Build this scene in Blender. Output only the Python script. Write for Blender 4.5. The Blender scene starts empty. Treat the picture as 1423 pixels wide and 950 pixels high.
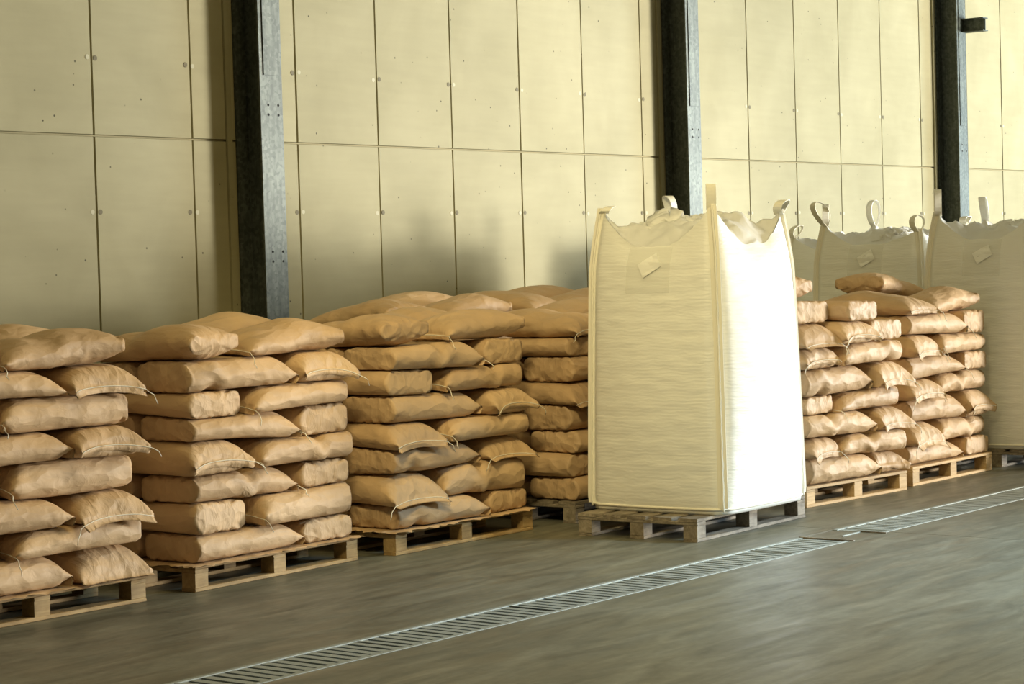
import bpy, math, random
import numpy as np
from mathutils import Matrix, Vector

S = bpy.context.scene
COL = S.collection
rng = np.random.default_rng(7)
random.seed(7)

# ------------------------------------------------------------------ camera
YAW, PITCH, ROLL, FPX = 0.907239429, -0.0361023249, -0.0287401974, 2995.29166
cam_data = bpy.data.cameras.new('camera')
cam_data.sensor_width = 36
cam_data.lens = FPX*36/1423
cam_data.clip_end = 200
cam = bpy.data.objects.new('camera', cam_data)
COL.objects.link(cam)
fw = Vector((math.sin(YAW)*math.cos(PITCH), math.cos(YAW)*math.cos(PITCH), math.sin(PITCH)))
rt = Vector((math.cos(YAW), -math.sin(YAW), 0))
up = rt.cross(fw)
rt2 = math.cos(ROLL)*rt+math.sin(ROLL)*up
up2 = -math.sin(ROLL)*rt+math.cos(ROLL)*up
cam.matrix_world = Matrix(((rt2.x, up2.x, -fw.x, 0), (rt2.y, up2.y, -fw.y, 0), (rt2.z, up2.z, -fw.z, 1.5), (0, 0, 0, 1)))
S.camera = cam

# ------------------------------------------------------------------ light and exposure
S.view_settings.view_transform = 'Standard'
S.view_settings.look = 'None'
S.view_settings.gamma = 1
S.view_settings.exposure = 0.0
world = bpy.data.worlds.new('daylight sky')
S.world = world
world.use_nodes = True
world.node_tree.nodes['Background'].inputs[0].default_value = (.62, .76, 1, 1)
world.node_tree.nodes['Background'].inputs[1].default_value = 1.5

def area(name, loc, target, sx, sy, energy, color):
    d = bpy.data.lights.new(name, 'AREA')
    d.shape = 'RECTANGLE'; d.size = sx; d.size_y = sy; d.energy = energy; d.color = color
    o = bpy.data.objects.new(name, d); COL.objects.link(o)
    o.location = loc
    o.rotation_euler = (Vector(target)-Vector(loc)).to_track_quat('-Z', 'Y').to_euler()
    return o
DOOR_X0, DOOR_X1, DOOR_H, FRONT_Y = 25.6, 30.4, 4.2, -8.0
# daylight entering through the open gate in the front wall
area('gate_daylight', ((DOOR_X0+DOOR_X1)/2, FRONT_Y+.02, DOOR_H/2), ((DOOR_X0+DOOR_X1)/2-1, FRONT_Y+1.6, DOOR_H/2), DOOR_X1-DOOR_X0, DOOR_H-.1, 8600, (1, .965, .86))
# added spot at the gate, makes the bright patch on the back wall
sd = bpy.data.lights.new('wall_patch_fill', 'SPOT'); sd.energy = 20000; sd.color = (1, .96, .86); sd.spot_size = math.radians(19); sd.spot_blend = 1; sd.shadow_soft_size = .7
so = bpy.data.objects.new('wall_patch_fill', sd); COL.objects.link(so); so.location = (28.0, FRONT_Y+.3, 1.7)
so.rotation_euler = (Vector((13.9, 10.5, 1.9))-so.location).to_track_quat('-Z', 'Y').to_euler()
# added bluish fill, set in an invented opening of the right-hand end wall
G2Y0, G2Y1, END_X = -1.5, 4.0, 31.0
area('cool_end_fill', (END_X-.05, (G2Y0+G2Y1)/2, 2.05), (0, (G2Y0+G2Y1)/2, 2.05), G2Y1-G2Y0, 4.0, 2200, (.62, .84, 1))
# added cool spot out of frame, brightens the right-hand floor and fronts
cd = bpy.data.lights.new('cool_fill_spot', 'SPOT'); cd.energy = 6500; cd.color = (.52, .77, 1); cd.spot_size = math.radians(47); cd.spot_blend = 1; cd.shadow_soft_size = .6
co = bpy.data.objects.new('cool_fill_spot', cd); COL.objects.link(co); co.location = (13.4, -1.2, 4.6)
co.rotation_euler = (Vector((10.3, 2.9, 0))-co.location).to_track_quat('-Z', 'Y').to_euler()
# warm floodlight over the aisle
fd = bpy.data.lights.new('aisle_floodlight', 'SPOT'); fd.energy = 1300; fd.color = (1, .82, .41); fd.spot_size = math.radians(40); fd.spot_blend = 1; fd.shadow_soft_size = .5
fo = bpy.data.objects.new('aisle_floodlight', fd); COL.objects.link(fo); fo.location = (4.2, 3.9, 4.8)
fo.rotation_euler = (Vector((9.6, 7.4, 1.15))-fo.location).to_track_quat('-Z', 'Y').to_euler()
# warm fill lights added under the ceiling to lift the shaded sides
for lx, ly in ((9, -5), (6, -4), (12, -5), (7, 4.5), (9, 3)):
    area('ceiling_fill', (lx, ly, 7.2), (lx, ly, 0), 2.4, .6, 95, (1, .80, .36))

# ------------------------------------------------------------------ materials
def new_mat(name, color, rough=.6):
    m = bpy.data.materials.new(name); m.use_nodes = True
    b = m.node_tree.nodes['Principled BSDF']
    b.inputs['Base Color'].default_value = (*color, 1); b.inputs['Roughness'].default_value = rough
    return m, m.node_tree, b
def node(nt, kind, **kw):
    n = nt.nodes.new(kind)
    for k, v in kw.items():
        if k in n.inputs.keys() if hasattr(n.inputs, 'keys') else False: n.inputs[k].default_value = v
        else: setattr(n, k, v)
    return n
def coords(nt, scale=(1, 1, 1), which='Object'):
    t = nt.nodes.new('ShaderNodeTexCoord'); mp = nt.nodes.new('ShaderNodeMapping')
    mp.inputs['Scale'].default_value = scale
    nt.links.new(t.outputs[which], mp.inputs[0])
    return mp.outputs[0]
def noise(nt, vec, scale, detail=4, dist=0, typ='FBM', rough=.5):
    n = nt.nodes.new('ShaderNodeTexNoise'); n.noise_type = typ
    n.inputs['Scale'].default_value = scale; n.inputs['Detail'].default_value = detail
    n.inputs['Distortion'].default_value = dist; n.inputs['Roughness'].default_value = rough
    nt.links.new(vec, n.inputs['Vector'])
    return n.outputs[0]
def ramp(nt, fac, stops):
    r = nt.nodes.new('ShaderNodeValToRGB')
    e = r.color_ramp.elements
    while len(e) < len(stops): e.new(.5)
    for k, (p, c) in enumerate(stops):
        e[k].position = p; e[k].color = (*c, 1) if len(c) == 3 else c
    nt.links.new(fac, r.inputs[0])
    return r.outputs[0]
def mix(nt, fac, a, b, blend='MIX'):
    m = nt.nodes.new('ShaderNodeMix'); m.data_type = 'RGBA'; m.blend_type = blend
    for sock, v in ((m.inputs[0], fac), (m.inputs[6], a), (m.inputs[7], b)):
        if isinstance(v, (int, float)): sock.default_value = v
        elif isinstance(v, tuple): sock.default_value = (*v, 1)
        else: nt.links.new(v, sock)
    return m.outputs[2]
def bump(nt, b, height, strength, dist, prev=None):
    n = nt.nodes.new('ShaderNodeBump'); n.inputs['Strength'].default_value = strength; n.inputs['Distance'].default_value = dist
    nt.links.new(height, n.inputs['Height'])
    if prev is not None: nt.links.new(prev, n.inputs['Normal'])
    nt.links.new(n.outputs[0], b.inputs['Normal'])
    return n.outputs[0]

def make_paper():
    m, nt, b = new_mat('kraft_paper', (.5, .335, .18), .62)
    v = coords(nt)
    info = nt.nodes.new('ShaderNodeObjectInfo')
    off = nt.nodes.new('ShaderNodeVectorMath'); off.operation = 'ADD'
    sc = nt.nodes.new('ShaderNodeVectorMath'); sc.operation = 'SCALE'; sc.inputs[0].default_value = (37, 19, 11)
    nt.links.new(info.outputs['Random'], sc.inputs['Scale'])
    nt.links.new(v, off.inputs[0]); nt.links.new(sc.outputs[0], off.inputs[1])
    v2 = off.outputs[0]
    tint = ramp(nt, info.outputs['Random'], [(0, (.50, .335, .182)), (1, (.58, .40, .225))])
    blot = ramp(nt, noise(nt, v2, 5, 5), [(.3, (.86, .86, .86)), (.7, (1.06, 1.06, 1.06))])
    nt.links.new(mix(nt, 1.0, tint, blot, 'MULTIPLY'), b.inputs['Base Color'])
    p = bump(nt, b, noise(nt, v2, 6.5, 4, .5, 'RIDGED_MULTIFRACTAL'), .9, .012)
    mp = nt.nodes.new('ShaderNodeMapping'); mp.inputs['Scale'].default_value = (1, 2.6, 1.2)
    nt.links.new(v2, mp.inputs[0])
    p = bump(nt, b, noise(nt, mp.outputs[0], 12, 3, 1.0), .5, .010, p)
    mq = nt.nodes.new('ShaderNodeMapping'); mq.inputs['Scale'].default_value = (.75, 1.5, 1.7)
    nt.links.new(v2, mq.inputs[0])
    wv = nt.nodes.new('ShaderNodeTexNoise'); wv.inputs['Scale'].default_value = 4; nt.links.new(mq.outputs[0], wv.inputs['Vector'])
    ad = nt.nodes.new('ShaderNodeVectorMath'); ad.operation = 'MULTIPLY_ADD'; ad.inputs[1].default_value = (.22, .22, .22)
    nt.links.new(wv.outputs['Color'], ad.inputs[0]); nt.links.new(mq.outputs[0], ad.inputs[2])
    vc = nt.nodes.new('ShaderNodeTexVoronoi'); vc.inputs['Scale'].default_value = 9; nt.links.new(ad.outputs[0], vc.inputs['Vector'])
    p = bump(nt, b, vc.outputs['Distance'], .42, .03, p)
    return m
PAPER = make_paper()
THREAD = new_mat('sewing_thread', (.78, .74, .62), .8)[0]

def make_wood(name, c1, c2, dirt=(.9, .9, .9)):
    m, nt, b = new_mat(name, c1, .75)
    info = nt.nodes.new('ShaderNodeObjectInfo')
    t = nt.nodes.new('ShaderNodeTexCoord')
    off = nt.nodes.new('ShaderNodeVectorMath'); off.operation = 'ADD'
    sc = nt.nodes.new('ShaderNodeVectorMath'); sc.operation = 'SCALE'; sc.inputs[0].default_value = (13, 29, 7)
    nt.links.new(info.outputs['Random'], sc.inputs['Scale'])
    nt.links.new(t.outputs['Object'], off.inputs[0]); nt.links.new(sc.outputs[0], off.inputs[1])
    mp = nt.nodes.new('ShaderNodeMapping'); mp.inputs['Scale'].default_value = (1.2, 12, 12)
    nt.links.new(off.outputs[0], mp.inputs[0])
    g = noise(nt, mp.outputs[0], 5, 6, .6)
    base = ramp(nt, g, [(.3, c1), (.7, c2)])
    d = ramp(nt, noise(nt, off.outputs[0], 9, 5), [(.35, dirt), (.6, (1, 1, 1))])
    tint = ramp(nt, info.outputs['Random'], [(0, (.8, .8, .8)), (1, (1.1, 1.1, 1.1))])
    nt.links.new(mix(nt, 1., mix(nt, 1., base, d, 'MULTIPLY'), tint, 'MULTIPLY'), b.inputs['Base Color'])
    bump(nt, b, g, .4, .004)
    return m
WOOD_NEW = make_wood('new_pallet_wood', (.50, .34, .17), (.64, .46, .25))
WOOD_TAN = make_wood('used_pallet_wood', (.34, .22, .095), (.48, .33, .15), (.7, .68, .62))
WOOD_OLD = make_wood('weathered_pallet_wood', (.20, .165, .115), (.34, .29, .22), (.5, .48, .45))

def make_fabric():
    m, nt, b = new_mat('woven_polypropylene', (.80, .80, .75), .5)
    v = coords(nt)
    mp = nt.nodes.new('ShaderNodeMapping'); mp.inputs['Scale'].default_value = (1, 1, 9)
    nt.links.new(v, mp.inputs[0])
    p = bump(nt, b, noise(nt, mp.outputs[0], 5.5, 5, .7), .25, .012)
    w = nt.nodes.new('ShaderNodeTexWave'); w.bands_direction = 'Z'; w.inputs['Scale'].default_value = 15; w.inputs['Distortion'].default_value = 6; w.inputs['Detail'].default_value = 2
    nt.links.new(v, w.inputs['Vector'])
    p = bump(nt, b, w.outputs[1], .13, .003, p)
    b.inputs['Transmission Weight'].default_value = 0.0
    b.inputs['Subsurface Weight'].default_value = 0.0
    return m
FABRIC = make_fabric()
def make_film():
    m, nt, b = new_mat('translucent_top_fabric', (.9, .9, .87), .45)
    tr = nt.nodes.new('ShaderNodeBsdfTranslucent'); tr.inputs[0].default_value = (.85, .83, .74, 1)
    mx = nt.nodes.new('ShaderNodeMixShader'); mx.inputs[0].default_value = .25
    out = nt.nodes['Material Output']
    nt.links.new(b.outputs[0], mx.inputs[1]); nt.links.new(tr.outputs[0], mx.inputs[2]); nt.links.new(mx.outputs[0], out.inputs[0])
    bump(nt, b, noise(nt, coords(nt), 9, 4, .8, 'RIDGED_MULTIFRACTAL'), .6, .02)
    return m
FILM = make_film()
STRAP = new_mat('cream_webbing', (.80, .77, .66), .7)[0]
SHEET = new_mat('white_label_paper', (.85, .85, .80), .6)[0]
def make_pouch():
    m, nt, b = new_mat('clear_pouch_film', (.85, .85, .80), .25)
    b.inputs['Alpha'].default_value = .25
    return m
POUCH = make_pouch()

def make_concrete():
    m, nt, b = new_mat('fair_faced_concrete', (.6, .53, .34), .75)
    v = coords(nt)
    info = nt.nodes.new('ShaderNodeObjectInfo')
    off = nt.nodes.new('ShaderNodeVectorMath'); off.operation = 'ADD'
    sc = nt.nodes.new('ShaderNodeVectorMath'); sc.operation = 'SCALE'; sc.inputs[0].default_value = (13, 29, 7)
    nt.links.new(info.outputs['Random'], sc.inputs['Scale'])
    nt.links.new(v, off.inputs[0]); nt.links.new(sc.outputs[0], off.inputs[1])
    v = off.outputs[0]
    big = ramp(nt, noise(nt, v, 1.6, 6, .4), [(.3, (.275, .244, .130)), (.7, (.335, .30, .172))])
    st = nt.nodes.new('ShaderNodeMapping'); st.inputs['Scale'].default_value = (.7, 1, 6)
    nt.links.new(v, st.inputs[0])
    streak = ramp(nt, noise(nt, st.outputs[0], 3, 5), [(.35, (.965, .965, .96)), (.65, (1.02, 1.02, 1.02))])
    c = mix(nt, 1., big, streak, 'MULTIPLY')
    tint = ramp(nt, info.outputs['Random'], [(0, (.93, .93, .92)), (1, (1.04, 1.04, 1.04))])
    c = mix(nt, 1., c, tint, 'MULTIPLY')
    # blow holes: sparse dark pits
    vo = nt.nodes.new('ShaderNodeTexVoronoi'); vo.feature = 'F1'; vo.inputs['Scale'].default_value = 9; vo.inputs['Randomness'].default_value = 1
    nt.links.new(v, vo.inputs['Vector'])
    pit = ramp(nt, vo.outputs['Distance'], [(.04, (.22, .2, .15)), (.075, (1, 1, 1))])
    mask = ramp(nt, noise(nt, v, 2.2, 2), [(.42, (0, 0, 0)), (.52, (1, 1, 1))])
    sel = mix(nt, mask, (1., 1., 1.), pit)
    nt.links.new(mix(nt, 1., c, sel, 'MULTIPLY'), b.inputs['Base Color'])
    bump(nt, b, sel, .5, .006)
    return m
CONCRETE = make_concrete()
JOINT = new_mat('joint_grout', (.29, .25, .14), .9)[0]
PLUG = new_mat('tie_hole_mortar', (.16, .14, .09), .9)[0]
PLUG_PALE = new_mat('pale_tie_hole_mortar', (.45, .42, .30), .9)[0]

def make_floor():
    m, nt, b = new_mat('power_floated_concrete', (.2, .185, .15), .4)
    v = coords(nt, which='Object')
    geo = nt.nodes.new('ShaderNodeNewGeometry')
    mp = nt.nodes.new('ShaderNodeMapping'); mp.inputs['Scale'].default_value = (.55, 2.4, 1); mp.inputs['Rotation'].default_value = (0, 0, .35)
    nt.links.new(geo.outputs['Position'], mp.inputs[0])
    a = ramp(nt, noise(nt, mp.outputs[0], 2.4, 8, 1.2, rough=.62), [(.3, (.085, .084, .062)), (.5, (.142, .139, .103)), (.7, (.21, .205, .156))])
    s = ramp(nt, noise(nt, geo.outputs['Position'], 22, 6), [(.3, (.88, .88, .88)), (.7, (1.07, 1.07, 1.07))])
    nt.links.new(mix(nt, 1., a, s, 'MULTIPLY'), b.inputs['Base Color'])
    r = ramp(nt, noise(nt, mp.outputs[0], 3.5, 6, .6), [(.3, (.38, .38, .38)), (.7, (.54, .54, .54))])
    nt.links.new(r, b.inputs['Roughness'])
    bump(nt, b, noise(nt, geo.outputs['Position'], 30, 6), .12, .004)
    return m
FLOOR = make_floor()
def make_galv():
    m, nt, b = new_mat('galvanised_steel', (.2, .22, .21), .55)
    v = coords(nt)
    vo = nt.nodes.new('ShaderNodeTexVoronoi'); vo.inputs['Scale'].default_value = 45
    nt.links.new(v, vo.inputs['Vector'])
    sp = ramp(nt, vo.outputs['Color'], [(.2, (.06, .068, .058)), (.8, (.11, .122, .105))])
    st = nt.nodes.new('ShaderNodeMapping'); st.inputs['Scale'].default_value = (8, 8, 1)
    nt.links.new(v, st.inputs[0])
    d = ramp(nt, noise(nt, st.outputs[0], 3, 6, .8), [(.35, (.62, .64, .60)), (.65, (1.1, 1.1, 1.05))])
    nt.links.new(mix(nt, 1., sp, d, 'MULTIPLY'), b.inputs['Base Color'])
    b.inputs['Metallic'].default_value = .3
    return m
GALV = make_galv()
STEEL = new_mat('drain_steel', (.34, .36, .33), .7)[0]; STEEL.node_tree.nodes['Principled BSDF'].inputs['Metallic'].default_value = .5
DARK = new_mat('drain_pit', (.05, .047, .038), .9)[0]
HOLE = new_mat('bolt_hole', (.01, .01, .01), .9)[0]
CEIL = new_mat('ceiling_panel', (.16, .15, .12), .9)[0]
PLASTER = new_mat('hall_wall_panel', (.18, .165, .12), .9)[0]

# ------------------------------------------------------------------ helpers
class MB:
    def __init__(s): s.v = []; s.f = []
    def add(s, v, f):
        o = len(s.v); s.v += [tuple(p) for p in v]; s.f += [tuple(i+o for i in q) for q in f]; return s
    def box(s, x0, y0, z0, x1, y1, z1):
        v = [(x, y, z) for x in (x0, x1) for y in (y0, y1) for z in (z0, z1)]
        return s.add(v, [(0, 1, 3, 2), (4, 6, 7, 5), (0, 4, 5, 1), (2, 3, 7, 6), (0, 2, 6, 4), (1, 5, 7, 3)])
    def bbox(s, x0, y0, z0, x1, y1, z1, c, jit=0):
        """box with chamfered long edges (8-sided ring), axis along the longest side"""
        d = (x1-x0, y1-y0, z1-z0); ax = d.index(max(d))
        lo = (x0, y0, z0); hi = (x1, y1, z1)
        p, q = [k for k in range(3) if k != ax]
        ring = [(lo[p]+c, lo[q]), (hi[p]-c, lo[q]), (hi[p], lo[q]+c), (hi[p], hi[q]-c), (hi[p]-c, hi[q]), (lo[p]+c, hi[q]), (lo[p], hi[q]-c), (lo[p], lo[q]+c)]
        v = []
        for e in (lo[ax], hi[ax]):
            for a, b in ring:
                r = [0, 0, 0]; r[ax] = e+(random.uniform(-jit, jit) if jit else 0); r[p] = a; r[q] = b; v.append(r)
        f = [(k, (k+1) % 8, 8+(k+1) % 8, 8+k) for k in range(8)]+[tuple(range(7, -1, -1)), tuple(range(8, 16))]
        return s.add(v, f)
    def cyl(s, c, axis, r, h, n=10):
        ax = Vector(axis).normalized(); a = ax.orthogonal().normalized(); b = ax.cross(a); c = Vector(c)
        v = [c+r*(math.cos(2*math.pi*k/n)*a+math.sin(2*math.pi*k/n)*b)+ax*t for t in (0, h) for k in range(n)]
        return s.add(v, [(k, (k+1) % n, n+(k+1) % n, n+k) for k in range(n)]+[tuple(range(n-1, -1, -1)), tuple(range(n, 2*n))])
    def tube(s, pts, r, n=5):
        pts = [Vector(p) for p in pts]; v = []; f = []
        for i, p in enumerate(pts):
            t = (pts[min(i+1, len(pts)-1)]-pts[max(i-1, 0)])
            t = t.normalized() if t.length > 1e-9 else Vector((0, 0, 1))
            a = t.cross(Vector((.13, .31, .94))).normalized(); b = t.cross(a)
            v += [p+r*(math.cos(2*math.pi*k/n)*a+math.sin(2*math.pi*k/n)*b) for k in range(n)]
        for i in range(len(pts)-1):
            f += [(i*n+k, i*n+(k+1) % n, (i+1)*n+(k+1) % n, (i+1)*n+k) for k in range(n)]
        f += [tuple(range(n-1, -1, -1)), tuple((len(pts)-1)*n+k for k in range(n))]
        return s.add(v, f)
    def ribbon(s, pts, wid, thick=.004):
        """flat band: pts path, wid per-point half width vectors"""
        pts = [Vector(p) for p in pts]; v = []; f = []
        for i, p in enumerate(pts):
            t = (pts[min(i+1, len(pts)-1)]-pts[max(i-1, 0)]).normalized()
            w = Vector(wid[i]); nrm = t.cross(w)
            nrm = nrm.normalized()*thick/2 if nrm.length > 1e-9 else Vector((0, 0, thick/2))
            v += [p-w-nrm, p+w-nrm, p+w+nrm, p-w+nrm]
        for i in range(len(pts)-1):
            f += [(i*4+k, i*4+(k+1) % 4, (i+1)*4+(k+1) % 4, (i+1)*4+k) for k in range(4)]
        f += [(3, 2, 1, 0), tuple((len(pts)-1)*4+k for k in range(4))]
        return s.add(v, f)
    def mesh(s, name, mat, smooth=False):
        m = bpy.data.meshes.new(name); m.from_pydata([tuple(p) for p in s.v], [], s.f); m.materials.append(mat)
        if smooth: m.polygons.foreach_set('use_smooth', [True]*len(m.polygons))
        m.update(); return m
    def build(s, name, mat, parent=None, loc=(0, 0, 0), smooth=False):
        return link(name, s.mesh(name, mat, smooth), parent, loc)
def link(name, mesh, parent=None, loc=(0, 0, 0), rz=0):
    o = bpy.data.objects.new(name, mesh); COL.objects.link(o)
    o.location = loc; o.rotation_euler = (0, 0, rz)
    if parent is not None: o.parent = parent
    return o
def thing(name, label, cat, loc, rz=0, group=None):
    o = link(name, None, None, loc, rz); o['label'] = label; o['category'] = cat
    if group: o['group'] = group
    return o
def tag(o, label, cat, group=None):
    o['label'] = label; o['category'] = cat
    if group: o['group'] = group
    return o
def structure(o): o['kind'] = 'structure'; return o

# ------------------------------------------------------------------ the hall
D = 10.5                                          # back wall plane
W_IN, JZ = .8544, 2.39                            # formwork panel width, horizontal joint
XL, XR, CZ = -6.0, END_X, 7.6
GY0, GY1 = 5.555, 5.865                           # drain trench
SAW = 10.35                                       # saw cut across the floor
floor = structure(MB().box(XL, FRONT_Y, -.16, XR, D+.3, -.1).build('floor', DARK))
for x0, x1 in ((XL, SAW-.003), (SAW+.003, XR)):
    MB().box(x0, FRONT_Y, -.1, x1, GY0, 0).build('floor_slab', FLOOR, floor)
    MB().box(x0, GY1, -.1, x1, D+.3, 0).build('floor_slab', FLOOR, floor)

wall = structure(MB().box(XL, D+.02, 0, XR, D+.3, CZ).build('wall_back', JOINT))
U1, U2, U3 = 9.1906, 11.0527, 17.0544
pillars = [(10.44, 10.655), (15.66, 15.868), (20.84, 21.05)]
edges = [5.77, 6.63, 7.48, 8.336, U1, 10.044, 10.51]+[U2+W_IN*k for k in range(6)]+[15.66]+[16.2]+[U3+W_IN*k for k in range(5)]+[20.9]+[21.56, 22.42, 23.27, 24.13, 24.98]
edges = [XL+.5]+edges+[XR-.2]
for a, b in zip(edges[:-1], edges[1:]):
    for z0, z1 in ((0, JZ), (JZ, 4.78), (4.78, CZ)):
        j = random.uniform(-.0015, .0015)
        g = .0024
        m = MB(); c = .006
        x0, x1, y0 = a+g, b-g, D+j
        zz0, zz1 = z0+g, z1-g
        v = [(x0, D+.03, zz0), (x1, D+.03, zz0), (x1, D+.03, zz1), (x0, D+.03, zz1), (x0+c, y0, zz0+c), (x1-c, y0, zz0+c), (x1-c, y0, zz1-c), (x0+c, y0, zz1-c)]
        m.add(v, [(4, 5, 6, 7), (0, 1, 5, 4), (1, 2, 6, 5), (2, 3, 7, 6), (3, 0, 4, 7)])
        m.build('concrete_panel', CONCRETE, wall)
plug = MB().cyl((0, .004, 0), (0, -1, 0), .017, .006, 12).mesh('tie_hole_plug', PLUG)
plug2 = MB().cyl((0, .004, 0), (0, -1, 0), .016, .005, 12).mesh('tie_hole_plug', PLUG_PALE)
holes = [U1, 10.03, 10.49]+[U2+W_IN*k for k in range(6)]+[U3+W_IN*k for k in range(5)]+[22.42, 23.27]
for hx in holes:
    for z in (1.906, 2.881, 4.3):
        s = random.choice((-1, 1))
        link('tie_hole_plug', plug, wall, (hx-.03*s, D-.001, z))
        link('tie_hole_plug', plug2, wall, (hx+.035*s, D-.001, z+random.uniform(-.008, .008)))

structure(MB().box(XL-.3, FRONT_Y-.3, -.16, XL, D+.3, CZ).build('wall_left', PLASTER))
wr_ = MB(); wr_.box(XR, FRONT_Y-.3, -.16, XR+.3, G2Y0, CZ); wr_.box(XR, G2Y1, -.16, XR+.3, D+.3, CZ); wr_.box(XR, G2Y0, 4.15, XR+.3, G2Y1, CZ)
structure(wr_.build('wall_right', PLASTER))
wf = MB(); wf.box(XL, FRONT_Y-.3, -.16, DOOR_X0, FRONT_Y, CZ); wf.box(DOOR_X1, FRONT_Y-.3, -.16, XR, FRONT_Y, CZ); wf.box(DOOR_X0, FRONT_Y-.3, DOOR_H, DOOR_X1, FRONT_Y, CZ)
structure(wf.build('wall_front', PLASTER))
structure(MB().box(XL-.3, FRONT_Y-.3, CZ, XR+.3, D+.3, CZ+.25).build('ceiling', CEIL))

# steel columns: H sections standing against the wall
PF = D-.25
def column(x0, x1, label, splice_z, bracket=False):
    cx = (x0+x1)/2
    t = thing('steel_column', label, 'column', (cx, D, 0))
    w = (x1-x0)/2
    MB().bbox(-w, -.25, 0, w, -.234, CZ, .002).build('front_flange', GALV, t)
    MB().box(-.005, -.234, 0, .005, -.02, CZ).build('web', GALV, t)
    MB().box(-w, -.02, 0, w, -.004, CZ).build('back_flange', GALV, t)
    MB().bbox(-w+.035, -.258, splice_z, w-.02, -.25, CZ, .001).build('splice_plate', GALV, t)
    hm = MB().cyl((0, 0, 0), (0, -1, 0), .0085, .002, 10).mesh('bolt_hole', HOLE)
    for bz in (splice_z-.2, 1.63):
        for dx in (-.042, .055):
            for dz in (0, -.066):
                link('bolt_hole', hm, t, (dx+.01, -.25, bz+dz))
    MB().box(-w-.09, -.02, 0, -w-.045, -.001, CZ).build('filler_strip', CONCRETE, t)
    if bracket:
        b = MB(); z = 3.80
        b.box(-.0, -.50, z, .12, -.25, z+.012); b.box(-.0, -.50, z+.13, .12, -.25, z+.142); b.box(.055, -.50, z+.012, .065, -.25, z+.13)
        b.build('beam_bracket', GALV, t)
    return t
column(*pillars[0], 'grey galvanised steel column against the wall, leftmost of three', 2.82)
column(*pillars[1], 'grey galvanised steel column behind the big white bulk bag', 2.82)
column(*pillars[2], 'grey galvanised steel column with a short beam bracket, rightmost of three', 2.82, True)

# drain: steel trench grating along the floor
drain = thing('drain_grating', 'galvanised steel trench grating running along the concrete floor', 'drain', (4, GY0, 0))
CV0, CV1 = 9.93, 10.30
gw = GY1-GY0
for x0, x1 in ((-2, CV0-4), (CV1-4, 20)):
    for y0 in (.002, gw-.027):
        MB().box(x0, y0, -.09, x1, y0+.025, .002).build('frame_rail', STEEL, drain)
MB().box(-2, .002, -.099, 20, gw-.002, -.09).build('trench_bottom', DARK, drain)
bar = MB().box(0, .027, -.03, .041, gw-.027, -.002).mesh('grating_bar', STEEL)
x = 4.3
far = MB(); k = 0
while x < 23.5:
    if not (CV0-.05 < x < CV1):
        if x < 15.2: link('grating_bar', bar, drain, (x-4, 0, random.uniform(-.001, .001)))
        else: far.box(x-4, .027, -.03, x-4+.036, gw-.027, -.002)
    x += .062
far.build('far_grating_bars', STEEL, drain)['kind'] = 'stuff'
xs = 5.4
while xs < 15:
    if not (CV0-.1 < xs < CV1): MB().box(xs-4, .026, -.02, xs-4+.012, gw-.026, .001).build('section_joint', STEEL, drain)
    xs += 1.0
cover = thing('access_cover', 'concrete-filled square cover set into the floor drain', 'cover', ((CV0+CV1)/2, (GY0+GY1)/2, 0))
cw = (CV1-CV0)/2
MB().box(-cw+.016, -gw/2+.004, -.08, cw-.016, gw/2-.004, -.001).build('concrete_infill', FLOOR, cover)
MB().box(-.03, -.03, -.001, cw-.03, -.015, .004).build('steel_rim', STEEL, cover)
MB().box(-cw+.002, -gw/2-.02, -.001, -cw+.016, gw/2, .006).build('end_rim', WOOD_OLD, cover)
MB().box(cw-.014, -gw/2-.02, -.001, cw-.002, 0, .006).build('end_rim', WOOD_OLD, cover)

# ------------------------------------------------------------------ pallets
def pallet(x, y, rz, label, wood, L=1.19, Dp=.76, boards=5, group='wooden pallets'):
    t = thing('wooden_pallet', label, 'pallet', (x, y, 0), rz, group)
    t1 = .018
    z1, z2, z3, z4 = .019, .089, .107, .125
    def part(name, *b): 
        MB().bbox(*b, .0025, .003).build(name, wood, t)
    bw = .088
    for yy in (0, Dp/2-bw/2, Dp-bw):
        part('bottom_board', 0, yy, .001, L, yy+bw, z1)
    for xx in (0, L/2-bw/2, L-bw):
        for yy in (0, Dp/2-bw/2, Dp-bw):
            MB().bbox(xx+.001, yy+.001, z1, xx+bw-.001, yy+bw-.001, z2, .002).build('block', wood, t)
        part('stringer_board', xx, 0, z2, xx+bw, Dp, z3)
    bwid = .118; gap = (Dp-boards*bwid)/(boards-1)
    for k in range(boards):
        j = random.uniform(-.004, .004)
        part('deck_board', j, k*(bwid+gap), z3, L+j, k*(bwid+gap)+bwid, z4)
    return t
PT = .1275

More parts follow.
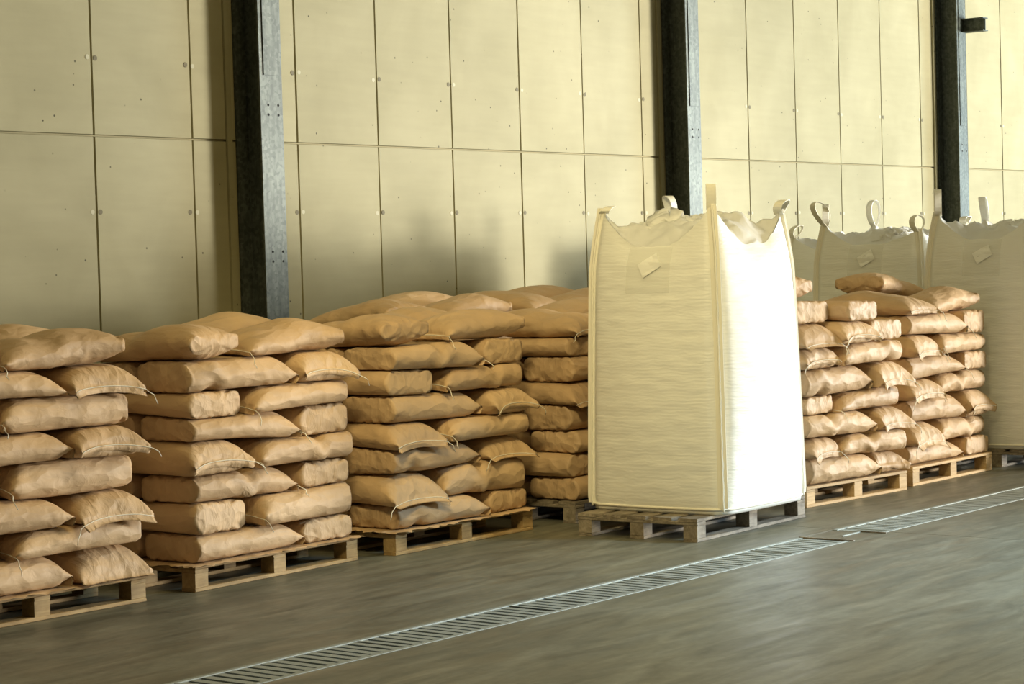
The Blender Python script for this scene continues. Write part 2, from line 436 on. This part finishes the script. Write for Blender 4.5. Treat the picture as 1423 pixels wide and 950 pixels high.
# ------------------------------------------------------------------ paper sacks
def sack_sim(seed, L=.76, W=.40, H=.135, top=True, kink=None, steps=80, iters=18, M=58, N=60, fill=1.0, lipdroop=0.3):
    """Settle one filled paper sack between two planes: a closed paper tube, block bottom at -x, sewn flat at +x."""
    rng = np.random.default_rng(seed)
    C = 2*(W-H)+np.pi*H
    cap = 5                                   # rings that close the block bottom
    dx = L/(M-1)
    hw, hh = (C/2-.118)/2, .118/2             # block bottom half sizes
    # rest cross-section: rectangle perimeter, j=0 at (+y,0), over the top, back along the bottom
    s = np.arange(N)/N*C
    y = np.zeros(N); z = np.zeros(N)
    for j, d in enumerate(s):
        segs = ((hh, (hw,0), (0,1)), (2*hw, (hw,hh), (-1,0)), (2*hh, (-hw,hh), (0,-1)), (2*hw, (-hw,-hh), (1,0)), (hh, (hw,-hh), (0,1)))
        for ln, st, di in segs:
            if d <= ln+1e-9:
                y[j], z[j] = st[0]+di[0]*d, st[1]+di[1]*d; break
            d -= ln
    T = M+cap
    rest = np.zeros((T, N, 3))
    for i in range(cap):
        f = (i+.35)/cap
        rest[i] = np.stack([np.full(N, -L/2), y*f, z*f], 1)
    for i in range(M):
        rest[cap+i] = np.stack([np.full(N, -L/2+i*dx), y, z], 1)
    ring0 = np.linalg.norm(rest-np.roll(rest, -1, 1), axis=2)
    ax0 = np.linalg.norm(rest[1:]-rest[:-1], axis=2)
    d1 = np.linalg.norm(rest[1:]-np.roll(rest, -1, 1)[:-1], axis=2)
    d2 = np.linalg.norm(np.roll(rest, -1, 1)[1:]-rest[:-1], axis=2)
    lip = 4
    for i in range(lip+3):                    # gussets tucked in: the sewn end is narrower than the flat tube
        ring0[T-1-i] *= .88
    nz = rng.normal(0, 1, (T, N))
    for a in (0, 1):
        nz = (nz+np.roll(nz, 1, a)+np.roll(nz, -1, a))/2.2
    nz *= np.clip((np.arange(T)-cap-3)/5, 0, 1)[:, None]
    ring0 *= 1+.055*nz; ax0 *= 1+.06*nz[1:]
    P = rest.copy()
    yf = np.where(np.arange(N) <= N//2, C/4-C*np.arange(N)/N, -C/4+C*(np.arange(N)-N/2)/N)*.9
    for i in range(M):
        t = np.clip((i/(M-1)-.80)/.16, 0, 1); t = t*t*(3-2*t)
        P[cap+i, :, 1] = y*(1-t)+yf*t; P[cap+i, :, 2] = z*(1-t)
    P[:, :, 2] += H/2
    P += rng.normal(0, .0012, P.shape)
    V = np.zeros_like(P)
    pair = (-np.arange(N)) % N
    def zlo(x): 
        z = np.zeros_like(x)
        if kink is not None:
            k0, ka, kw = kink
            z = z+ka*np.exp(-((x-k0)/kw)**2)
        return z
    def solve(a, b, r, k):
        d = b-a; l = np.sqrt((d*d).sum(-1))+1e-9
        c = (k*.5*(l-r)/l)[..., None]*d
        return c
    dt = .012
    for st in range(steps):
        tx = P.copy(); tx[1:-1] = P[2:]-P[:-2]; tx[0] = P[1]-P[0]; tx[-1] = P[-1]-P[-2]
        ty = np.roll(P, -1, 1)-np.roll(P, 1, 1)
        n = np.cross(tx, ty)
        n /= np.linalg.norm(n, axis=2, keepdims=True)+1e-12
        n *= -1
        if st == 0:
            sgn = 1 if (n[cap+5, :, 2]*(P[cap+5, :, 2]-H/2)).sum() > 0 else -1
        press = 36*fill
        acc = sgn*n*press
        acc[T-lip:] *= .0
        acc[:, :, 2] -= 1.5
        acc[T-lip-2:, :, 2] -= 14*lipdroop
        V = (V+acc*dt)*.90
        Q = P+V*dt
        for it in range(iters):
            for o in (0, 1):
                c = solve(Q[:, o::2], np.roll(Q, -1, 1)[:, o::2], ring0[:, o::2], 1.)
                Q[:, o::2] += c
                idx = (np.arange(o, N, 2)+1) % N
                Q[:, idx] -= c
            for o in (0, 1):
                a = Q[o:-1:2]; b = Q[o+1::2]; m = min(len(a), len(b))
                c = solve(a[:m], b[:m], ax0[o::2][:m], 1.)
                Q[o:-1:2][:m] += c; Q[o+1::2][:m] -= c
            for o in (0, 1):
                R1 = np.roll(Q, -1, 1)
                a = Q[o:-1:2]; b = R1[o+1::2]; m = min(len(a), len(b))
                c = solve(a[:m], b[:m], d1[o::2][:m], .6)
                Q[o:-1:2][:m] += c; Q[o+1::2][:m] -= np.roll(c, 1, 1)
                R1 = np.roll(Q, -1, 1)
                a = R1[o:-1:2]; b = Q[o+1::2]
                c = solve(a[:m], b[:m], d2[o::2][:m], .6)
                Q[o:-1:2][:m] += np.roll(c, 1, 1); Q[o+1::2][:m] -= c
            # bending: keep second neighbours apart
            if it % 3 == 0:
                R2 = np.roll(Q, -2, 1); d = R2-Q; l = np.sqrt((d*d).sum(-1))+1e-9; r = 1.7*C/N
                w = np.clip(r-l, 0, None)*.12
                w[:cap] = 0; w[T-lip-1:] = 0
                c = (w/l)[..., None]*d
                Q -= c; Q += np.roll(c, 2, 1)
                d = Q[2:]-Q[:-2]; l = np.sqrt((d*d).sum(-1))+1e-9; r = 1.75*dx
                w = np.clip(r-l, 0, None)*.12; w[:cap] = 0
                c = (w/l)[..., None]*d
                Q[2:] += c; Q[:-2] -= c
            e = Q[:cap+1]                         # the pasted block bottom stays a stiff rectangle
            cen = Q[cap].mean(0)
            tgt = np.stack([np.full((cap+1, N), cen[0]), rest[:cap+1, :, 1]*1.02, cen[2]+rest[:cap+1, :, 2]], 2)
            tgt[..., 0] -= .012*(1-(np.arange(cap+1)/cap)**2)[:, None]
            Q[:cap+1] += .25*(tgt-e)
            lo = zlo(Q[..., 0])
            Q[..., 2] = np.maximum(Q[..., 2], lo)
            if top: Q[..., 2] = np.minimum(Q[..., 2], lo+H)
            # the sewn lip: both sheets lie together
            e = Q[T-lip:]
            avg = (e+e[:, pair])/2
            Q[T-lip:] = avg
        V = (Q-P)/dt
        P = Q
    P[..., 2] -= zlo(P[..., 0])
    # hair of thickness on the lip so that its two sheets do not coincide
    up = np.where(np.arange(N) < N//2, .0012, -.0012); up[0] = up[N//2] = 0
    P[T-lip:, :, 2] += up
    # close the block bottom with a smooth, slightly domed panel
    c0 = P[cap].mean(0)
    d = P[cap]-c0
    for i in range(cap-1, -1, -1):
        f = (i+.35)/cap
        for _ in range(3): d = (np.roll(d, 1, 0)+d*2+np.roll(d, -1, 0))/4
        P[i, :, 1:] = c0[1:]+d[:, 1:]*f*1.02
        P[i, :, 0] = c0[0]+d[:, 0]*f*.6-.012*(1-f*f)+.003*np.sin(P[i, :, 1]*31+seed)*f
    return P

H0 = .135
def recentre(P):
    P = P.copy(); P[..., 0] -= (P[..., 0].min()+P[-4, :, 0].mean())/2+.004; P[..., 1] -= (P[..., 1].max()+P[..., 1].min())/2
    P[..., 1] *= .415/(P[..., 1].max()-P[..., 1].min())
    return P
PACKED = [recentre(sack_sim(11, lipdroop=.2)), recentre(sack_sim(12, fill=.75, lipdroop=1.2)), recentre(sack_sim(13, fill=.85, lipdroop=.5)), recentre(sack_sim(18, fill=.65, lipdroop=.1))]
KINKED = [recentre(sack_sim(14, kink=(.0, .035, .045))), recentre(sack_sim(15, kink=(.12, .04, .05), fill=.8)), recentre(sack_sim(16, kink=(-.1, -.035, .05), fill=.85))]
LOOSE = [recentre(sack_sim(21, top=False, fill=.6, H=.14)), recentre(sack_sim(22, top=False, fill=.55, H=.14, kink=(.1, .03, .08))), recentre(sack_sim(23, top=False, fill=.7, H=.14)), recentre(sack_sim(24, top=False, fill=.5, H=.14, kink=(-.08, -.03, .1)))]
for P in LOOSE: P[..., 2] *= min(1, .17/P[..., 2].max())
TN, NN = PACKED[0].shape[:2]
FACES = [(i*NN+j, i*NN+(j+1) % NN, (i+1)*NN+(j+1) % NN, (i+1)*NN+j) for i in range(TN-1) for j in range(NN)]+[(TN*NN, (j+1) % NN, j) for j in range(NN)]
FACES_R = [tuple(reversed(f)) for f in FACES]

def smooth_noise(seed, n=5, f0=2.0):
    r = np.random.default_rng(seed)
    k = r.normal(0, f0, (n, 2)); ph = r.uniform(0, 6.28, n); a = r.uniform(.5, 1, n); a /= a.sum()
    return lambda x, y: sum(a[i]*np.sin(k[i, 0]*x+k[i, 1]*y+ph[i]) for i in range(n))*1.6

def sack(P, world, yaw, origin, label, tail=None, mirror=False):
    """P: T,N,3 local bag grid, world(P) -> world points. One object, its thread a child."""
    Q = world(P)
    c, s = math.cos(yaw), math.sin(yaw)
    ox, oy, oz = origin
    R = np.empty_like(Q)
    dx, dy = Q[..., 0]-ox, Q[..., 1]-oy
    R[..., 0] = c*dx+s*dy; R[..., 1] = -s*dx+c*dy; R[..., 2] = Q[..., 2]-oz
    v = np.concatenate([R.reshape(-1, 3), R[0].mean(0)[None]])
    m = bpy.data.meshes.new('paper_sack'); m.from_pydata(v.tolist(), [], FACES_R if mirror else FACES)
    m.polygons.foreach_set('use_smooth', [True]*len(m.polygons)); m.materials.append(PAPER); m.update()
    o = link('paper_sack', m, None, origin, yaw)
    tag(o, label, 'sack', 'brown paper sacks stacked on pallets')
    if tail is not None:
        # row of stitches across the sewn end, and the loose end of the thread
        js = range(0, NN//2+1, 2)
        row = R[-3]
        pts = [row[j]+np.array([0, 0, .0025]) for j in js]
        if tail > 0: pts = pts[::-1]
        e = np.array(pts[-1]); ln = random.uniform(.045, .075)
        out = np.array([.012, 0, 0])
        for q in (.15, .4, .7, 1.0):
            pts.append(e+out*min(1, q*2)+np.array([random.uniform(-.008, .008), (.022*min(1, q*3)+.03*q)*np.sign(e[1]), -ln*q]))
        MB().tube(pts, .0022, 4).build('sewing_thread', THREAD, o, smooth=True)
    return o

ORD = ['bottom', 'second', 'third', 'fourth', 'fifth', 'sixth', 'seventh', 'top', 'extra']
def stack(where, x, y, rz, rows, wood, pal_label, pitch=.138, L=1.19, Dp=.76, seed=0, skip=(), tops=(), amp=.019, sheet=False):
    """rows: one string per layer from the bottom: A = long sacks left + end sack right, B = mirrored;
    f / b = sewn end or block end of the end sack at the front, k = creased long sack"""
    pallet(x, y, rz, pal_label, wood, L, Dp)
    c, s = math.cos(rz), math.sin(rz)
    def to_world(lx, ly, z):
        return np.stack([x+c*lx-s*ly, y+s*lx+c*ly, z], -1)
    nl = len(rows)
    if sheet:
        q = np.random.default_rng(seed+9); n = 40; sh = MB(); e = .045
        per = [(-e+(L+2*e)*i/n, -e) for i in range(n)]+[(L+e, -e+(Dp+2*e)*i/n) for i in range(n)]+[(L+e-(L+2*e)*i/n, Dp+e) for i in range(n)]+[(-e, Dp+e-(Dp+2*e)*i/n) for i in range(n)]
        inn, mid, out = [], [], []
        for px, py in per:
            cx_, cy_ = min(max(px, -.008), L+.008), min(max(py, -.008), Dp+.008)
            k = q.uniform(.25, 1.0); d = q.uniform(.002, .012)*k
            inn.append((cx_*.97+.018, cy_*.97+.012, .0003)); mid.append((cx_, cy_, .0003)); out.append((cx_+(px-cx_)*k, cy_+(py-cy_)*k, .0003-d))
        nn = len(per)
        sh.add(inn+mid+out, [tuple(range(nn))]+[(b*nn+i, b*nn+(i+1) % nn, (b+1)*nn+(i+1) % nn, (b+1)*nn+i) for b in (0, 1) for i in range(nn)])
        tag(sh.build('slip_sheet', PAPER, None, (x, y, .1257), smooth=False), 'thin torn brown paper sheet between pallet and sacks, '+where, 'sheet', 'slip sheets').rotation_euler = (0, 0, rz)
    fields = [smooth_noise(seed*100+k) for k in range(nl+5)]
    wob = np.random.default_rng(seed).uniform(-.012, .012, nl+5); wob[0] = 0
    def surf(k, lx, ly):
        lx = np.clip(lx, -.1, L+.1); ly = np.clip(ly, -.1, Dp+.1)
        z = PT+k*pitch+wob[k]
        if k > 0: z = z+amp*fields[k](lx, ly)
        return z+np.zeros_like(lx)
    made = []
    r = np.random.default_rng(seed+50)
    def put(k, cx, cy, ang, P, label, tail, loose=False, mirror=False, dz=0, tilt=(0, 0), droop=0., lim=None):
        if mirror: P = P*np.array([1, -1, 1])
        def world(P, lim=lim):
            ca, sa = math.cos(ang), math.sin(ang)
            lx = cx+ca*P[..., 0]-sa*P[..., 1]; ly = cy+sa*P[..., 0]+ca*P[..., 1]
            if lim is not None:                      # packed against its neighbours in the layer
                lx = np.clip(lx, lim[0], lim[1]); ly = np.clip(ly, lim[2], lim[3])
            lip = np.clip((P[..., 0]-.24)/.14, 0, 2)*np.clip((-.03-ly)/.06, 0, 1)
            if loose:
                base = surf(k, lx, ly)
                z = np.maximum(base+P[..., 2]+dz+tilt[0]*(lx-cx)+tilt[1]*(ly-cy), base+.002)
            else:
                a, b = surf(k, lx, ly), surf(k+1, lx, ly)
                z = a+(P[..., 2]/H0)*(b-a-.004)+.002
            z = z-droop*lip**1.6
            return to_world(lx, ly, z)
        o = to_world(np.array(cx), np.array(cy), PT+k*pitch+dz)
        return sack(P, world, rz+ang, tuple(float(q) for q in o), label, tail, mirror)
    for k, spec in enumerate(rows):
        top = k == nl-1 and '.' not in spec
        A = spec[0] == 'A'
        lib = LOOSE if top else PACKED
        longs = KINKED if (('k' in spec or r.random() < .35) and not top) else lib
        lw = .405
        jx, jy = r.uniform(-.025, .025), r.uniform(-.028, .022)
        lc = .385 if A else L-.385
        ec = L-.195 if A else .195
        xs, ys = (.784 if A else L-.784), lw-.006
        big = 9.
        Ll, Lr = ((-big, xs-.002) if A else (xs+.002, big)), None
        Le = (xs+.002, big) if A else (-big, xs-.002)
        face = 'sewn end out' if 'f' in spec else 'square end out'
        lay = ORD[k]
        # long sack at the front
        ang = 0 if A else math.pi
        tl = (-1 if A else 1)
        if (k, 'l') not in skip:
            mir = bool(r.integers(2)); 
            tt = -tl if not A else tl
            put(k, lc+jx, lw/2-.012+jy, ang+r.uniform(-.055, .055), longs[r.integers(len(longs))], f'brown sack laid lengthwise at the front, {lay} layer, {where}', ((-1 if (A != mir) else 1) if k and not ('f' in spec and (A or seed == 5)) else None), loose=top, mirror=mir, lim=(*Ll, -big, ys-.002))
        if (k, 'r') not in skip:
            put(k, lc-jx, lw*1.5+.0+jy, ang+r.uniform(-.055, .055), lib[r.integers(len(lib))], f'brown sack laid lengthwise at the back, {lay} layer, {where}', None, loose=top, mirror=bool(r.integers(2)), dz=.03 if top else 0, lim=(*Ll, ys+.002, big))
        if (k, 'e') not in skip:
            front = 'f' in spec
            ea = -math.pi/2 if front else math.pi/2
            put(k, ec-jx*.5, (.325+r.uniform(-.025, .02) if front else .372+r.uniform(-.012, .008)), ea+r.uniform(-.07, .07), lib[[1, 2, 3, 0][r.integers(3)]], f'brown sack laid crosswise, {face}, {lay} layer, {where}', (1 if r.random() < .5 else -1) if front and k else None, loose=top, mirror=bool(r.integers(2)), droop=r.uniform(.015, .05) if front and k else 0, lim=(*Le, -big, big))
    for t in tops:
        put(**t)
    return put

stack('leftmost stack', 5.52, 7.445, -.02, ['Af', 'B', 'Af', 'B', 'Afk', 'B', 'Af', 'B'], WOOD_TAN, 'tan wooden pallet under the leftmost stack of sacks, cut by the frame', seed=1, sheet=True)
stack('second pallet from left', 7.01, 7.41, .04, ['Ab', 'Bb', 'Abk', 'Bf', 'Ab', 'Bb', 'Afk', 'Bb'], WOOD_TAN, 'tan wooden pallet under the second stack of sacks from the left', seed=2, sheet=True)
stack('third pallet from left', 8.41, 7.38, .012, ['Ab', 'Bf', 'Afk', 'Bf', 'Af', 'Bb', 'Abk', 'Bb'], WOOD_TAN, 'tan wooden pallet under the third stack of sacks from the left', seed=3, sheet=True)
stack('stack left behind bulk bag', 9.92, 7.33, .0, ['Ab', 'Bb', 'Ab', 'Af', 'Bf', 'Ab', 'Bb', 'Bf'], WOOD_OLD, 'dark wooden pallet under the sack stack half hidden by the bulk bag', seed=4)
p6 = stack('stack right of bulk bag', 11.12, 6.504, -.068, ['Af', 'Bf', 'Afk', 'Bb', 'Afk', 'Bfk.'], WOOD_NEW, 'pale new wooden pallet just right of the white bulk bag', seed=5, L=1.12, Dp=.74)
E6 = 'crosswise sack, {}, stack right of bulk bag'
p6(6, .19, .34, -math.pi/2, PACKED[1], E6.format('sewn end out, left of three in seventh layer'), 1, lim=(-9, .375, -9, 9), droop=.03)
p6(6, .57, .31, -math.pi/2, PACKED[3], E6.format('sewn end out, middle of three in seventh layer'), -1, lim=(.38, .757, -9, 9), droop=.04)
p6(6, .95, .37, math.pi/2, PACKED[0], E6.format('square end out, right of three in seventh layer'), None, lim=(.762, 9, -9, 9))
p6(7, .20, .42, math.pi/2, PACKED[2], E6.format('square end out, left of two in eighth layer'), None, lim=(-9, .395, -9, 9))
p6(7, .62, .34, math.pi/2+.06, PACKED[0], E6.format('square end out, right of two in eighth layer'), None, lim=(.40, 9, -9, 9))
p6(8, .36, .62, math.pi/2, LOOSE[0], E6.format('square end out, topmost at the back'), None, loose=True)
p7 = stack('rightmost stack', 12.43, 6.485, -.005, ['Ab', 'Bf', 'Af', 'Bf', 'Ab', 'Bf', 'Ab', 'Bf'], WOOD_NEW, 'pale new wooden pallet under the rightmost stack of sacks', seed=6, skip=((7, 'r'),), L=1.14, Dp=.74)
p7(7, .775, .615, .03, LOOSE[1], 'brown sack lying askew on the back of the rightmost stack', None, loose=True, dz=.10, tilt=(-.10, 0), lim=(.362, 9, .403, 9))
stack('left back-row stack', 9.72, 8.5, 0, ['Ab', 'Bb', 'Ab', 'Bb', 'Ab', 'Bb', 'Ab', 'Bb'], WOOD_OLD, 'wooden pallet in the back row, left of the two', seed=7, pitch=.145)
stack('right back-row stack', 11.05, 8.5, 0, ['Ab', 'Bb', 'Ab', 'Bb', 'Ab', 'Bb', 'Ab', 'Bf'], WOOD_OLD, 'wooden pallet in the back row, right of the two', seed=8, pitch=.147)

# ------------------------------------------------------------------ bulk bags
def bulk_bag(x, y, rz, label, wx, wy, z0, fill, ears, loops, seed, pouch=True, spout=(.5, .5), dome_h=.08):
    """x, y: centre of the base. ears: extra height of the four corners (front-left, front-right, back-right, back-left)"""
    t = thing('bulk_bag', label, 'bulk bag', (x, y, z0), rz, 'white bulk bags')
    r = np.random.default_rng(seed)
    NS, NV = 30, 84
    # outline parameter: 4 sides, corner k at u = k*NS
    u = np.arange(4*NS)
    side = u//NS; f = (u % NS)/NS
    cs = np.array([(-1, -1), (1, -1), (1, 1), (-1, 1)], float)
    f2 = .5-.5*np.cos(f*np.pi); ff = .55*f+.45*f2            # denser near the corners
    sq = cs[side]*(1-ff)[:, None]+cs[(side+1) % 4]*ff[:, None]
    nrm = np.stack([np.array([(0, -1), (1, 0), (0, 1), (-1, 0)], float)[q] for q in side])
    cornerd = np.minimum(ff, 1-ff)                           # 0 at corners .. .5 mid-side
    bell = np.sin(np.pi*ff)
    H = fill-z0
    earh = np.array(ears)[side]*np.clip(1-ff/.37, 0, 1)**1.25+np.array(ears)[(side+1) % 4]*np.clip(1-(1-ff)/.37, 0, 1)**1.25
    wn = [smooth_noise(seed*31+k, 7, 6) for k in range(3)]
    pts = []
    for i in range(NV+1):
        v = i/NV
        z = v*H
        bulge = (.06+.03*(side == 0))*(max(0, np.sin(np.pi*min(1, v*1.0+.01)))**.6)*bell**.8+.012*bell
        taper = 1.0+.05*(1-v)**1.5-.03*v**3
        if v < .05: taper *= .985+.015*(v/.05)
        rc = 1-.05*np.exp(-(cornerd/.05)**2)                 # rounded corners
        p = sq*taper*rc[:, None]
        px, py = p[:, 0]*wx/2+nrm[:, 0]*bulge, p[:, 1]*wy/2+nrm[:, 1]*bulge
        # horizontal wrinkles of the filled cloth
        a = u/NS*1.6
        wr = .0014*np.sin(v*150+2.2*wn[0](a, v*3))*(.25+.75*(wn[1](a*1.3, v*9) > .1))*(.4+1.2*v) + .003*wn[2](a*2, v*22)
        wr = wr*np.minimum(1, v*8)*np.minimum(1, cornerd*8)
        px += nrm[:, 0]*wr; py += nrm[:, 1]*wr
        zz = z+earh*np.clip((v-.9)/.1, 0, 1)+.005*np.clip((v-.9)/.1, 0, 1)*wn[1](a*4, 0)
        k = np.clip((v-.93)/.07, 0, 1)*.02*bell
        px -= nrm[:, 0]*k; py -= nrm[:, 1]*k
        lean_in = 1-.10*np.clip((v-.90)/.10, 0, 1)**1.3*np.clip(earh/max(ears), 0, 1)
        px *= lean_in; py *= lean_in
        pts.append(np.stack([px, py, zz], 1))
    bodyv = np.array(pts)
    n4 = 4*NS
    v = bodyv.reshape(-1, 3).tolist()
    fcs = [(i*n4+j, i*n4+(j+1) % n4, (i+1)*n4+(j+1) % n4, (i+1)*n4+j) for i in range(NV) for j in range(n4)]
    v.append((0, 0, .002)); b0 = len(v)-1
    fcs += [(b0, (j+1) % n4, j) for j in range(n4)]
    MB().add(v, fcs).build('body', FABRIC, t, smooth=True)
    # crumpled cover over the filling, hung from the rim and the four ears
    rim = bodyv[-1]; NR = 26
    tv = []
    cn = [smooth_noise(seed*77+k, 8, 9) for k in range(4)]
    for i in range(NR+1):
        q = i/NR
        w = (1-q)
        px = rim[:, 0]*w*(1-.012*(i == 0)); py = rim[:, 1]*w*(1-.012*(i == 0))
        drop = np.exp(-q*6.5)
        cr = .030*np.abs(cn[0](px*2, py*2))+.02*np.abs(cn[1](px*4.5, py*4.5))+.045*cn[2](px, py)
        dome = dome_h*(1-w**3.5)
        zz = (rim[:, 2]-.004)*drop+(H+dome-.008)*(1-drop)+cr*np.minimum(1, q*5)
        tv.append(np.stack([px, py, zz], 1))
    tv = np.array(tv)
    MB().add(tv.reshape(-1, 3).tolist(), [(i*n4+j, i*n4+(j+1) % n4, (i+1)*n4+(j+1) % n4, (i+1)*n4+j) for i in range(NR) for j in range(n4)]).build('top_cover', FILM, t, smooth=True)
    # tied filling spout: a crumpled knot of cloth
    sv = []; A, B = 36, 18
    sn = [smooth_noise(seed*13+k, 8, 4) for k in range(3)]
    for i in range(B+1):
        ph = i/B*math.pi*.62
        th = np.arange(A)/A*2*math.pi
        rr = 1+.35*sn[0](th*1.0+np.sin(th)*2, ph*3)+.2*np.abs(sn[1](np.cos(th)*3, np.sin(th)*3+ph*4))
        sv.append(np.stack([(spout[0]-.5)*wx+.17*rr*np.sin(ph+.05)*np.cos(th), (spout[1]-.5)*wy+.17*rr*np.sin(ph+.05)*np.sin(th), H+dome_h-.10+.13*np.cos(ph)*(1+.25*sn[2](np.cos(th)*2, np.sin(th)*2))], 1))
    sv = np.array(sv)
    MB().add(sv.reshape(-1, 3).tolist(), [(i*A+j, (i+1)*A+j, (i+1)*A+(j+1) % A, i*A+(j+1) % A) for i in range(B) for j in range(A)]).build('filling_spout', FILM, t, smooth=True)
    # bottom seam
    ring = bodyv[1]; 
    MB().tube([ring[j % n4]*np.array([1.006, 1.006, 1])+np.array([0, 0, .012*1]) for j in range(n4+1)], .008, 6).build('bottom_seam', STRAP, t, smooth=True)
    # corner seams with their webbing, running up into the lifting loops
    for k in range(4):
        cdir = Vector((cs[k][0], cs[k][1], 0)).normalized()
        tang = Vector((-cdir.y, cdir.x, 0))
        if k in (0, 3): facew = Vector((.30, -.95, 0)).normalized()      # webbing lies on the left-hand face
        elif k == 1: facew = Vector((.95, -.3, 0)).normalized()
        else: facew = tang
        path = []; wd = []
        for i in range(2, NV+1, 2):
            p = Vector(bodyv[i][k*NS])
            path.append(p+cdir*.008+Vector((0, 0, 0))); wd.append(facew*.027)
        MB().ribbon(path, wd, .004).build('corner_strap', STRAP, t, smooth=False)
        fin = [Vector(bodyv[i][k*NS])+cdir*.014+tang*.0012*math.sin(i*.9) for i in range(1, NV+1)]
        MB().tube(fin, .0075, 6).build('corner_seam', STRAP, t, smooth=True)
    for (k, height, width, az, lean, twist) in loops:
        base = Vector(bodyv[-1][k*NS])+Vector((0, 0, -.03))
        ax = Vector((math.cos(az), math.sin(az), 0)); nrm_ = Vector((-ax.y, ax.x, 0))
        path = []; wd = []
        for q in np.linspace(0, 1, 22):
            a = 2*math.pi*q
            sx = width/2*math.sin(a)*abs(math.sin(a/2))**.6*1.25
            sz = height*(1-math.cos(a))/2
            l = sz/height
            path.append(base+ax*(sx+lean[0]*l**1.5)+nrm_*lean[1]*l**1.5+Vector((0, 0, sz*(1-lean[2]*l))))
            tw = twist*math.sin(a)
            wd.append((nrm_*math.cos(tw)+ax*math.sin(tw)*.8)*.026)
        MB().ribbon(path, wd, .004).build('lifting_loop', STRAP if k != 2 else FILM, t)
    if pouch:
        # clear document pouch with a white label on the left-hand face
        iv = int(NV*.90); uu = 3*NS+int(NS*.60)
        zc = H*.915; yc = -.0*wy
        pv = []; 
        def onface(yl, z):
            i = min(NV, max(0, z/H*NV)); i0 = int(i); ys = bodyv[i0][3*NS:4*NS, 1]; xs_ = bodyv[i0][3*NS:4*NS, 0]
            return np.interp(-yl, -ys, xs_)
        n = 8
        g = [(yc+.14-.28*a/n, zc-.13+.25*b/n) for b in range(n+1) for a in range(n+1)]
        MB().add([(onface(yy, z)-.006, yy, z) for yy, z in g], [(b*(n+1)+a, b*(n+1)+a+1, (b+1)*(n+1)+a+1, (b+1)*(n+1)+a) for a in range(n) for b in range(n)]).build('document_pouch', POUCH, t)
        ld = []
        for b in range(5):
            for a in range(5):
                p, q = (a/4-.5)*.13, (b/4-.5)*.085
                yy = yc-.01+.86*p+.5*q; z = zc+.02-.5*p+.86*q
                ld.append((onface(yy, z)-.0085, yy, z))
        MB().add(ld, [(b*5+a, b*5+a+1, (b+1)*5+a+1, (b+1)*5+a) for a in range(4) for b in range(4)]).build('label', SHEET, t)
    return t
pallet(9.53, 6.243, .038, 'dark weathered wooden pallet under the large white bulk bag in front', WOOD_OLD, 1.2, .76)
bulk_bag(10.15, 6.635, .02, 'large full white woven bulk bag standing on a weathered pallet in front', .86, .84, .126, 1.575, (.21, .19, .2, .22),
         [(0, .14, .03, -2.48, (0, 0, 0), 0), (1, .10, .12, .2, (.05, -.02, .2), .6), (2, .16, .08, 1., (0, .03, .2), .5), (3, .05, .1, .6, (.08, -.04, .2), .4)], 1, spout=(.42, .62), dome_h=.15)
pallet(13.76, 6.15, 0, 'wooden pallet under the bulk bag at the right edge', WOOD_OLD, 1.15, .78)
bulk_bag(14.27, 6.63, 0, 'white bulk bag on a pallet at the right edge of the picture', .92, .90, .126, 1.58, (.2, .2, .16, .2),
         [(3, .2, .14, .5, (.02, 0, .05), .5), (2, .2, .12, .3, (0, .02, .1), .5), (0, .15, .1, 1., (0, 0, .1), .3), (1, .2, .12, .2, (0, 0, .1), .4)], 2, spout=(.55, .5))
pallet(14.15, 7.32, 0, 'wooden pallet under the middle bulk bag behind the sacks', WOOD_OLD, 1.15, .78)
bulk_bag(14.73, 7.79, 0, 'white bulk bag with crossed loops behind the rightmost sack stacks', .92, .92, .126, 1.57, (.10, .15, .17, .17),
         [(3, .2, .12, -.6, (-.07, 0, .05), .6), (3, .19, .13, .5, (.10, 0, .1), .5), (2, .21, .10, -.4, (0, 0, 0), .5), (0, .13, .10, -.5, (.0, 0, .0), .5), (1, .12, .1, 0, (.05, 0, .4), .5)], 3, spout=(.35, .45))
pallet(15.4, 8.42, 0, 'wooden pallet under the farthest bulk bag by the wall', WOOD_OLD, 1.15, .78)
bulk_bag(15.98, 8.83, 0, 'white bulk bag farthest back, beside the large front bulk bag', .92, .86, .126, 1.55, (.1, .1, .1, .12),
         [(3, .13, .1, -.4, (.06, 0, .1), .5), (2, .1, .1, 0, (.0, 0, .2), .4)], 4, pouch=False)
